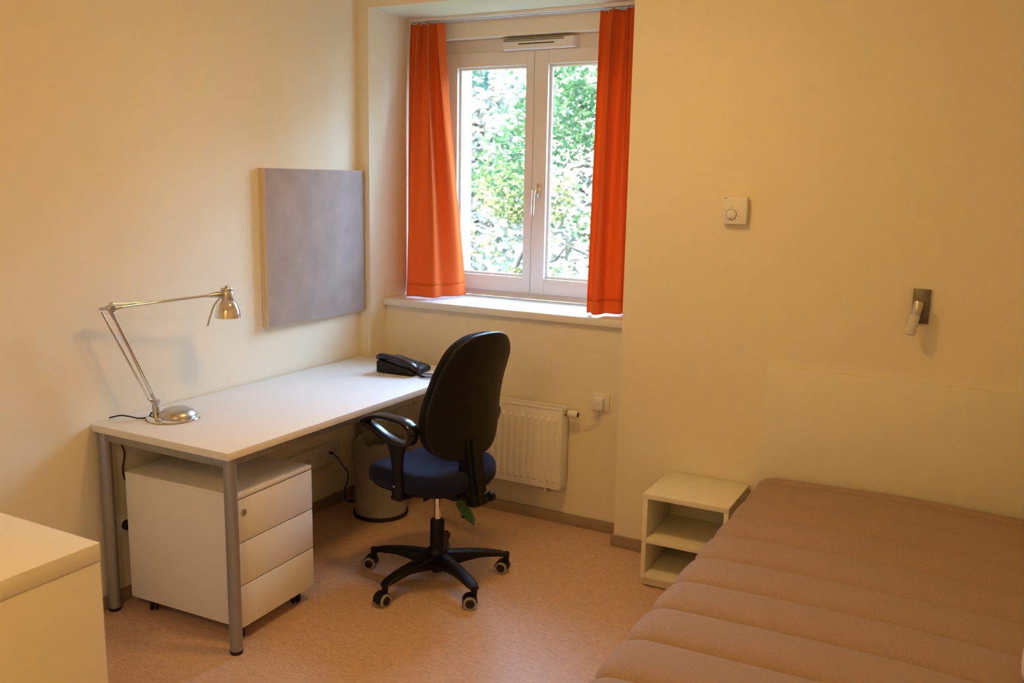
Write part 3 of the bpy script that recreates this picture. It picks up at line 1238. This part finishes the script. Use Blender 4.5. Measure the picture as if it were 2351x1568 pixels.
g_ = build('top_grille', M_RAD, rad, grille, smooth=False)
boxpart('inner_cavity', M_DARK, rad, (.012, RW - .012, .014, RD - .012, .01, RH - .03), 0)
vx = RW
va = build('valve_body', M_BRASS, rad, lambda bm: (cyl(bm, (vx - .004, .040, RH - .026), (vx + .010, .040, RH - .026), .014, .014, 6),
                                                  cyl(bm, (vx + .008, .040, RH - .026), (vx + .018, .040, RH - .026), .009, .009, 14)))
vh_ = build('valve_head', M_PLASTW, rad, lambda bm: lathe(bm, [(.013, .0), (.0165, .002), (.0165, .046), (.015, .050), (.012, .050)], (vx + .015, .040, RH - .026), (1, 0, 0), 26))
vh_['label'] = 'white cylindrical radiator valve head'
build('end_cap', M_DARK, vh_, lambda bm: cyl(bm, (vx + .060, .040, RH - .026), (vx + .0656, .040, RH - .026), .0115, .0115, 20))
build('supply_pipe', M_RAD, rad, lambda bm: tube(bm, catmull([(vx - .10, .045, 0.0), (vx - .10, .045, -.03), (vx - .10, .075, -.045), (vx - .10, .10, -.045)], 6), .009, 12))
for bx0 in (.12, RW - .15):
    boxpart('bracket', M_RAD, rad, (bx0, bx0 + .03, RD, .0985, .05, RH - .06), 0)

ws = thing('wall_socket', 'white wall socket beside the radiator', 'socket', (1.306, Y2, .633))
boxpart('plate', M_PLASTW, ws, (-.043, .043, -.010, 0, -.043, .043), .003)
boxpart('insert', M_PLASTW, ws, (-.032, .032, -.014, -.009, -.032, .032), .002)
pl = thing('plug_adapter', 'white square plug with thin cable to the radiator valve', 'plug', (1.303, Y2 - .014, .633))
boxpart('plug_body', M_PLASTW, pl, (-.025, .025, -.030, 0, -.030, .027), .004)
build('indicator', M_INK, pl, lambda bm: cyl(bm, (0, -.0298, -.002), (0, -.0306, -.002), .0022, .0022, 10))
PO = Vector((1.303, Y2 - .014, .633))
cable_pts = [(1.303, 1.722, .604), (1.301, 1.726, .575), (1.286, 1.730, .535), (1.255, 1.733, .512), (1.222, 1.725, .516), (1.196, 1.705, .540), (1.186, 1.690, .5565)]
build('cable', M_PLASTW, pl, lambda bm: tube(bm, [Vector(p) - PO for p in catmull(cable_pts, 7)], .0022, 8))

# ------------------------------------------------------------------ thermostat
th = thing('thermostat', 'white square room thermostat with round dial on the wall', 'thermostat', (1.925, Y1, 1.494))
boxpart('back_plate', M_PLASTW, th, (-.046, .046, -.008, 0, .004, .106), .002)
boxpart('housing', M_PLASTW, th, (-.050, .050, -.034, -.008, 0, .110), .004)
dl = build('dial', M_PLASTW, th, lambda bm: lathe(bm, [(.021, 0), (.020, .004), (.017, .007), (.010, .0095), (.001, .010)], (-.012, -.034, .038), (0, -1, 0), 32), angle=30)
build('dial_groove', M_INK, dl, lambda bm: lathe(bm, [(.0225, 0), (.0225, .0003), (.0212, .0003), (.0212, 0)], (-.012, -.034, .038), (0, -1, 0), 36, False, False))
build('dial_pointer', M_INK, dl, lambda bm: rbox(bm, -.013, -.011, -.0446, -.038, .020, .026))
for a_ in (90, 35, 145, -10, 190, -50, 230):
    x, z = -.012 + .031 * cos(radians(a_)), .038 + .031 * sin(radians(a_))
    build('scale_mark', M_INK, th, lambda bm: cyl(bm, (x, -.0338, z), (x, -.0343, z), .0016, .0016, 8))
boxpart('maker_mark', M_INK, th, (-.044, -.031, -.0343, -.0335, .1035, .1058), 0)

# ------------------------------------------------------------------ wall lamp over the bed
wl = thing('wall_lamp', 'small wall reading lamp with brushed plate and white tube shade', 'lamp', (2.645, Y1, 1.214))
boxpart('back_plate', M_STEEL, wl, (-.030, .030, -.010, 0, -.065, .065), .001)
d_ = Vector((-.030, -.022, -.175)).normalized()
p0 = Vector((-.004, -.052, .024))
build('pivot', M_STEEL, wl, lambda bm: cyl(bm, (0, -.008, -.005), (-.008, -.050, -.005), .009, .009, 16))
build('holder', M_SATIN, wl, lambda bm: lathe(bm, [(.010, 0), (.0165, .001), (.0175, .004), (.0175, .052), (.0165, .054)], p0, d_, 30), angle=40)
build('tube_shade', M_OPAL, wl, lambda bm: lathe(bm, [(.0165, .052), (.0185, .056), (.0185, .120), (.0175, .128), (.012, .131), (.001, .131)], p0, d_, 30), angle=50)

# ------------------------------------------------------------------ headboard, bed, nightstand
hb = thing('headboard', 'plain cream headboard panel on the wall behind the bed', 'headboard', (2.092, Y1 - .001, .20))
boxpart('panel', M_CREAM, hb, (0, 1.06, -.018, 0, 0, .722), .002)
bed = thing('bed', 'single bed with brown quilted cover', 'bed', (2.105, -.45, 0))
BW, BL = 1.055, 2.035
ST = [1.500, 1.308, 1.093, .871, .656, .447, .246, .043, -.171, -.385]


def quilt(bm):
    zt, zb = .460, .13
    NX = 46
    ys = []
    # dense rows near every stitch line so the grooves are real
    y = -.45
    stops = sorted([-.45] + [s for s in ST if s > -.45] + [1.582])
    for a_, b_ in zip(stops[:-1], stops[1:]):
        for t in (0, .008, .02, .04, .07, .12, .2, .35, .5, .65, .8, .88, .93, .96, .98, .992):
            ys.append((a_ + (b_ - a_) * t, t, a_, b_))
    ys.append((1.582, 1.0, ys[-1][2], ys[-1][3]))
    prof = []
    rr = .085
    for k in range(9):
        th_ = pi / 2 * k / 8
        prof.append((rr - rr * sin(th_) ** 1.0, None, th_))
    # cross profile as (x, zbase)
    cr = [(0.0, zb), (0.0, zb + (zt - rr - zb) * .5)]
    for k in range(9):
        th_ = pi / 2 * k / 8
        cr.append((rr * 1.0 - rr * cos(th_), zt - rr * .62 + rr * .62 * sin(th_)))
    for k in range(1, 24):
        u = k / 24
        cr.append((rr + (BW - 2 * rr) * u, zt + .010 * sin(pi * u)))
    for k in range(9):
        th_ = pi / 2 * (1 - k / 8)
        cr.append((BW - rr + rr * cos(th_), zt - rr * .62 + rr * .62 * sin(th_)))
    cr += [(BW, zb + (zt - rr - zb) * .5), (BW, zb)]
    cx_, cz_ = BW / 2, .25
    rows = []
    for (y, t, a_, b_) in ys:
        puff = .019 * (max(0, 1 - abs(2 * t - 1) ** 4.5)) - .006
        endr = min((y + .45), (1.582 - y))
        drop = .012 * (1 - min(1, endr / .045)) ** 2
        row = []
        for (x, z) in cr:
            nx = (x - cx_) / cx_
            pz = puff if z > zt - rr * .7 else puff * .6
            k_ = max(0, min(1, (z - zb) / .1))
            wob = .0035 * noise.noise(Vector((x * 3.1, y * 3.3, 0.7)))
            side = -1 if x < cx_ else 1
            ex = 0
            if z < zt - .003:
                ex = side * pz * .6 * k_
            row.append(bm.verts.new(Vector((x + ex, y + .45, z + (pz if z > zt - rr * .7 else 0) * k_ + wob * k_ - drop * k_))))
        rows.append(row)
    for A, B in zip(rows[:-1], rows[1:]):
        for i in range(len(cr) - 1):
            bm.faces.new((A[i], A[i + 1], B[i + 1], B[i]))
    bm.faces.new(rows[0])
    bm.faces.new(rows[-1][::-1])


q_ = build('quilted_cover', M_BED, bed, quilt, angle=65)
boxpart('base', M_CREAM, bed, (.03, BW - .03, .03, BL - .03, .07, .20), .003)
for (x, y) in ((.07, .08), (BW - .07, .08), (.07, BL - .08), (BW - .07, BL - .08)):
    build('leg', M_GREYM, bed, lambda bm: cyl(bm, (x, y, 0), (x, y, .075), .022, .022, 20))

NSW, NSD, NSH = .352, .330, .406
ns = thing('nightstand', 'small white open nightstand with two shelves beside the bed', 'nightstand', (1.704, 1.270, 0), .012)
boxpart('top_panel', M_CREAM, ns, (0, NSW, 0, NSD, NSH - .022, NSH), .0012)
for x in (.0005, NSW - .0195):
    boxpart('side_panel', M_CREAM, ns, (x, x + .019, .001, NSD - .002, .037, NSH - .0225), .0012)
boxpart('back_panel', M_CREAM, ns, (.0195, NSW - .0195, NSD - .012, NSD - .003, .037, NSH - .0225), 0)
boxpart('shelf', M_CREAM, ns, (.0197, NSW - .0197, .002, NSD - .0125, .194, .216), .001)
boxpart('shelf', M_CREAM, ns, (.0197, NSW - .0197, .002, NSD - .0125, .040, .062), .001)
boxpart('plinth', M_CREAM, ns, (.006, NSW - .006, .022, .040, .004, .040), .001)
for x in (.02, NSW - .02):
    for y in (.05, NSD - .03):
        build('glide', M_RUBBER, ns, lambda bm: cyl(bm, (x, y, 0), (x, y, .038), .012, .012, 12))

# ------------------------------------------------------------------ sideboard in the near corner
sb = thing('sideboard', 'pale cream sideboard with thick top in the near left corner', 'sideboard', (1.320, -.949, 0))
boxpart('top_panel', M_CREAM, sb, (-1.29, 0, -.46, 0, .860, .900), .0015)


def sb_body(bm):
    t = .019
    rbox(bm, -t, -.001, -.459, -.001, .02, .8585, .001)
    rbox(bm, -1.289, -1.289 + t, -.459, -.001, .02, .8585, .001)
    rbox(bm, -1.27, -.019, -.012, -.003, .06, .8585, .001)
    rbox(bm, -1.27, -.019, -.44, -.012, .06, .08, .001)
    rbox(bm, -1.27, -.019, -.44, -.43, 0, .06, .001)


build('body', M_CREAM, sb, sb_body)
for k in range(3):
    dd = boxpart('door', M_CREAM, sb, (-1.268 + k * .4167, -1.268 + k * .4167 + .413, -.459, -.441, .065, .857), .0015)
    hx = -1.268 + k * .4167 + (.38 if k < 2 else .03)
    build('knob', M_SATIN, dd, lambda bm: cyl(bm, (hx, -.459, .62), (hx, -.480, .62), .008, .010, 14))

# ------------------------------------------------------------------ sockets and cables by the left wall
tr = thing('socket_strip', 'white strip of wall sockets low behind the desk', 'socket', (0, 1.03, .236))
boxpart('housing', M_PLASTW, tr, (0, .022, 0, .375, 0, .100), .003)
for k in range(4):
    y = .055 + k * .088
    s_ = build('socket_insert', M_PLASTW, tr, lambda bm: lathe(bm, [(.030, 0), (.030, .003), (.022, .003), (.021, .0005), (.001, .0005)], (.022, y, .05), (1, 0, 0), 28), angle=30)
    for e in (-1, 1):
        build('contact_hole', M_DARK, s_, lambda bm: cyl(bm, (.0225, y + e * .009, .05), (.0232, y + e * .009, .05), .003, .003, 10))
nc = thing('network_cable', 'black cable hanging from the socket strip to the floor', 'cable', (.025, 1.322, .290))
NO = Vector((.025, 1.322, .290))
build('plug', M_RUBBER, nc, lambda bm: rbox(bm, -.001, .020, -.007, .007, -.006, .006, .002))
wire = [(.042, 1.322, .289), (.055, 1.345, .262), (.060, 1.385, .205), (.055, 1.425, .165), (.050, 1.428, .12), (.050, 1.405, .075), (.055, 1.40, .03),
        (.065, 1.425, .006), (.085, 1.45, .0045), (.075, 1.475, .006), (.055, 1.44, .006), (.050, 1.46, .0045), (.075, 1.50, .0045), (.125, 1.535, .0045)]
build('wire', M_RUBBER, nc, lambda bm: tube(bm, [Vector(p) - NO for p in catmull(wire, 7)], .003, 8))
pc = thing('phone_cable', 'thin black cable hanging behind the far end of the desk', 'cable', (.30, 1.603, .70))
pcw = [(.325, 1.500, .7435), (.312, 1.585, .7440), (.308, 1.6065, .735), (.305, 1.6065, .69), (.295, 1.640, .60), (.270, 1.690, .52), (.23, 1.735, .50)]
build('wire', M_RUBBER, pc, lambda bm: tube(bm, [Vector(p) - Vector((.30, 1.603, .70)) for p in catmull(pcw, 7)], .0024, 8))
build('plug', M_RUBBER, pc, lambda bm: rbox(bm, -.085, -.055, .128, .143, -.212, -.190, .003))
lc = thing('lamp_flex', 'dark power flex with round plug behind the drawer pedestal', 'cable', (.020, .125, .316))
LC = Vector((.020, .125, .316))
lw = [(.004, .082, .735), (.004, .085, .70), (.010, .112, .66), (.014, .135, .60), (.014, .124, .535), (.014, .132, .490), (.02, .165, .45), (.03, .17, .40),
      (.035, .150, .372), (.045, .128, .350), (.050, .122, .325)]
build('wire', M_RUBBER, lc, lambda bm: tube(bm, [Vector(p) - LC for p in catmull(lw, 7)], .0030, 8))
build('plug', M_RUBBER, lc, lambda bm: lathe(bm, [(.019, 0), (.019, .014), (.015, .024), (.009, .034)], Vector((.008, .122, .312)) - LC + Vector((.006, 0, 0)), (1, 0, 0), 20))
so = thing('wall_socket', 'white wall socket behind the drawer pedestal', 'socket', (0, .125, .312))
boxpart('plate', M_PLASTW, so, (0, .009, -.043, .043, -.043, .043), .003)
build('insert', M_PLASTW, so, lambda bm: lathe(bm, [(.024, .008), (.024, .0135), (.001, .0135)], (0, 0, 0), (1, 0, 0), 24))

# ------------------------------------------------------------------ rolled towel on the bed
tw = thing('rolled_towel', 'small rolled white towel at the right edge of the bed', 'towel', (3.075, .285, .468))


def towel(bm):
    n = 24
    rings = []
    for (x, r) in ((-.030, .012), (-.034, .030), (-.030, .044), (-.018, .050), (.06, .052), (.20, .052), (.225, .048), (.232, .02)):
        rings.append([Vector((x, r * cos(2 * pi * k / n), .060 + r * sin(2 * pi * k / n))) for k in range(n)])
    rings_mesh(bm, rings)


build('roll', M_TOWEL, tw, towel, angle=70)

# ------------------------------------------------------------------ ceiling lamp (above the frame)
def ceiling_lamp(label, loc, m, drop=0.0):
    cl = thing('ceiling_lamp', label, 'lamp', loc)
    if drop:
        build('canopy', M_PLASTW, cl, lambda bm: lathe(bm, [(.05, 0), (.05, -.018), (.008, -.024)], seg=30))
        build('stem', M_SATIN, cl, lambda bm: cyl(bm, (0, 0, -.02), (0, 0, -drop), .006, .006, 12))
    build('mount', M_PLASTW, cl, lambda bm: lathe(bm, [(.15, -drop), (.15, -.02 - drop), (.135, -.025 - drop)], seg=40))
    build('dome', m, cl, lambda bm: lathe(bm, [(r, z - drop) for r, z in ((.140, -.022), (.142, -.035), (.130, -.060), (.100, -.082), (.055, -.095), (.001, -.098))], seg=48), angle=180)


ceiling_lamp('round warm lit pendant lamp over the middle of the room', (1.55, .36, ZC), M_LIT, .28)
ceiling_lamp('added unseen warm fill lamp near the entrance behind the sideboard', (1.85, -2.15, ZC), M_LIT_FILL, .50)  # unseen pendant added to fill low and camera-facing surfaces

# ------------------------------------------------------------------ outside: ground and trees
gd = build('ground', M_GRASS, None, lambda bm: rbox(bm, -45, 40, YO + .6, 70, -3.6, -3.2), smooth=False)
gd['kind'] = 'structure'
gd['label'] = 'grass ground outside the window'


def leaf_cloud(seed, blobs, n, size, thr, freq):
    rnd = random.Random(seed)
    verts, faces = [], []
    tot = sum(b[3] for b in blobs)
    cnt = 0
    tries = 0
    while cnt < n and tries < n * 14:
        tries += 1
        t = rnd.uniform(0, tot)
        for b in blobs:
            t -= b[3]
            if t <= 0:
                break
        c, r = b[0], b[1]
        v = Vector((rnd.gauss(0, 1), rnd.gauss(0, 1), rnd.gauss(0, 1))).normalized()
        p = c + Vector((v.x * r.x, v.y * r.y, v.z * r.z)) * (rnd.random() ** .45)
        if noise.noise(p * freq + Vector((seed * 3.1, 0, 0))) + .35 * noise.noise(p * freq * 2.7) < thr:
            continue
        s = size * rnd.uniform(.65, 1.35)
        ax = Vector((rnd.gauss(0, 1), rnd.gauss(0, 1), rnd.gauss(0, .6))).normalized()
        up = Vector((rnd.gauss(0, .6), rnd.gauss(0, .6), 1)).normalized()
        bxv = ax.cross(up).normalized()
        i0 = len(verts)
        nn = ax.cross(bxv) * (s * .10)
        verts += [p, p + ax * (s * .30) + bxv * (s * .34) + nn, p + ax * (s * .62) + bxv * (s * .26) + nn, p + ax * s,
                  p + ax * (s * .62) - bxv * (s * .26) + nn, p + ax * (s * .30) - bxv * (s * .34) + nn]
        faces += [(i0, i0 + 1, i0 + 2, i0 + 3), (i0, i0 + 3, i0 + 4, i0 + 5)]
        cnt += 1
    return verts, faces


def make_tree(name, label, base, h, crown, n, size, thr, freq, leafmat, seed, branches):
    root = thing(name, label, 'tree', base, 0, 'trees outside the window')
    B = Vector(base)
    rnd = random.Random(seed)

    def trunk(bm):
        pts = [Vector((0, 0, 0)) + Vector((rnd.uniform(-.12, .12), rnd.uniform(-.12, .12), h * k / 7)) * (1 if k else 0) for k in range(8)]
        pp = catmull(pts, 4)
        tube(bm, pp, [.17 * (1 - .8 * i / len(pp)) + .015 for i in range(len(pp))], 10)
    build('trunk', M_BARK, root, trunk, angle=180)
    for k in range(branches):
        z0 = h * (.35 + .6 * k / branches)
        a_ = rnd.uniform(0, 2 * pi)
        ln = rnd.uniform(1.0, 2.0) * (1.1 - .5 * k / branches)

        def br(bm):
            p = [Vector((0, 0, z0)), Vector((cos(a_) * ln * .4, sin(a_) * ln * .4, z0 + ln * .28)),
                 Vector((cos(a_ + .2) * ln * .75, sin(a_ + .2) * ln * .75, z0 + ln * .45)), Vector((cos(a_ + .1) * ln, sin(a_ + .1) * ln, z0 + ln * .7))]
            pp = catmull(p, 4)
            tube(bm, pp, [.045 * (1 - .85 * i / len(pp)) + .006 for i in range(len(pp))], 7)
        build('branch', M_BARK, root, br, angle=180)
    blobs = [(Vector(c) - B, Vector(r), 0, r[0] * r[1] * r[2]) for c, r in crown]
    v, f = leaf_cloud(seed, blobs, n, size, thr, freq)
    me = bpy.data.meshes.new('foliage')
    me.from_pydata([tuple(q) for q in v], [], f)
    me.materials.append(leafmat)
    o = bpy.data.objects.new('foliage', me)
    COL.objects.link(o)
    o.parent = root
    o['kind'] = 'stuff'
    return root


make_tree('tree', 'leafy tree with blue-green leaves close outside the window', (-4.4, 6.6, -3.2), 7.0,
          [((-3.2, 6.5, 3.1), (1.2, .8, .9)), ((-3.7, 6.7, 1.9), (1.0, .8, .7)), ((-2.2, 6.6, 3.6), (1.2, .8, .7))],
          1500, .10, .22, .95, M_LEAF[1], 21, 6)
make_tree('tree', 'green tree behind the middle of the window', (-1.2, 9.8, -3.2), 6.5,
          [((-3.4, 9.6, 1.9), (1.3, .9, 1.0)), ((-3.2, 9.8, 3.4), (1.6, .9, 1.0)), ((-1.8, 9.8, 2.9), (1.2, .9, 1.2))],
          1800, .10, .22, .85, M_LEAF[0], 22, 6)
make_tree('tree', 'yellow-green bushy tree low outside the window', (-5.2, 13.2, -3.2), 3.6,
          [((-4.9, 13.0, .2), (2.0, 1.0, 1.1)), ((-3.0, 13.1, .0), (1.8, 1.0, 1.1)), ((-5.2, 13.2, 1.4), (1.2, .9, .8))],
          2700, .105, .20, .75, M_LEAF[3], 23, 5)
make_tree('tree', 'tall green tree behind the window half beside the bed wall', (-4.3, 16.6, -3.2), 7.4,
          [((-5.6, 16.4, 3.4), (1.8, 1.1, 1.6)), ((-5.4, 16.6, .6), (2.0, 1.1, 1.2)), ((-7.2, 16.5, 2.2), (1.5, 1.1, 1.3))],
          2300, .13, .20, .7, M_LEAF[0], 24, 6)
for k, (x, y) in enumerate(((-13.5, 24.0), (-8.6, 24.5), (-3.6, 24.2), (1.6, 24.6))):  # far row added to close off low sky; last two unseen
    make_tree('tree', ('far tree behind the left window pane, leaves coloured as overexposed', 'far tree behind the right window pane, leaves coloured as overexposed',
                       'added pale tree in the far row, unseen behind the right curtain', 'added pale tree in the far row, unseen behind the bed wall')[k],
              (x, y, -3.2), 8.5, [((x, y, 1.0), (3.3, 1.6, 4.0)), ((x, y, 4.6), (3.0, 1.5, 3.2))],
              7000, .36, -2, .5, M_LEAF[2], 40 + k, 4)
for k, (x, y) in enumerate(((8.6, 22.0), (16.0, 18.5), (21.5, 12.5))):  # unseen trees added to keep low side sky off the left wall
    make_tree('tree', ('added unseen tree blocking low sky, next to the pale row of trees', 'added tree blocking low sky, out of the window view',
                       'added unseen tree blocking low sky at the far side')[k],
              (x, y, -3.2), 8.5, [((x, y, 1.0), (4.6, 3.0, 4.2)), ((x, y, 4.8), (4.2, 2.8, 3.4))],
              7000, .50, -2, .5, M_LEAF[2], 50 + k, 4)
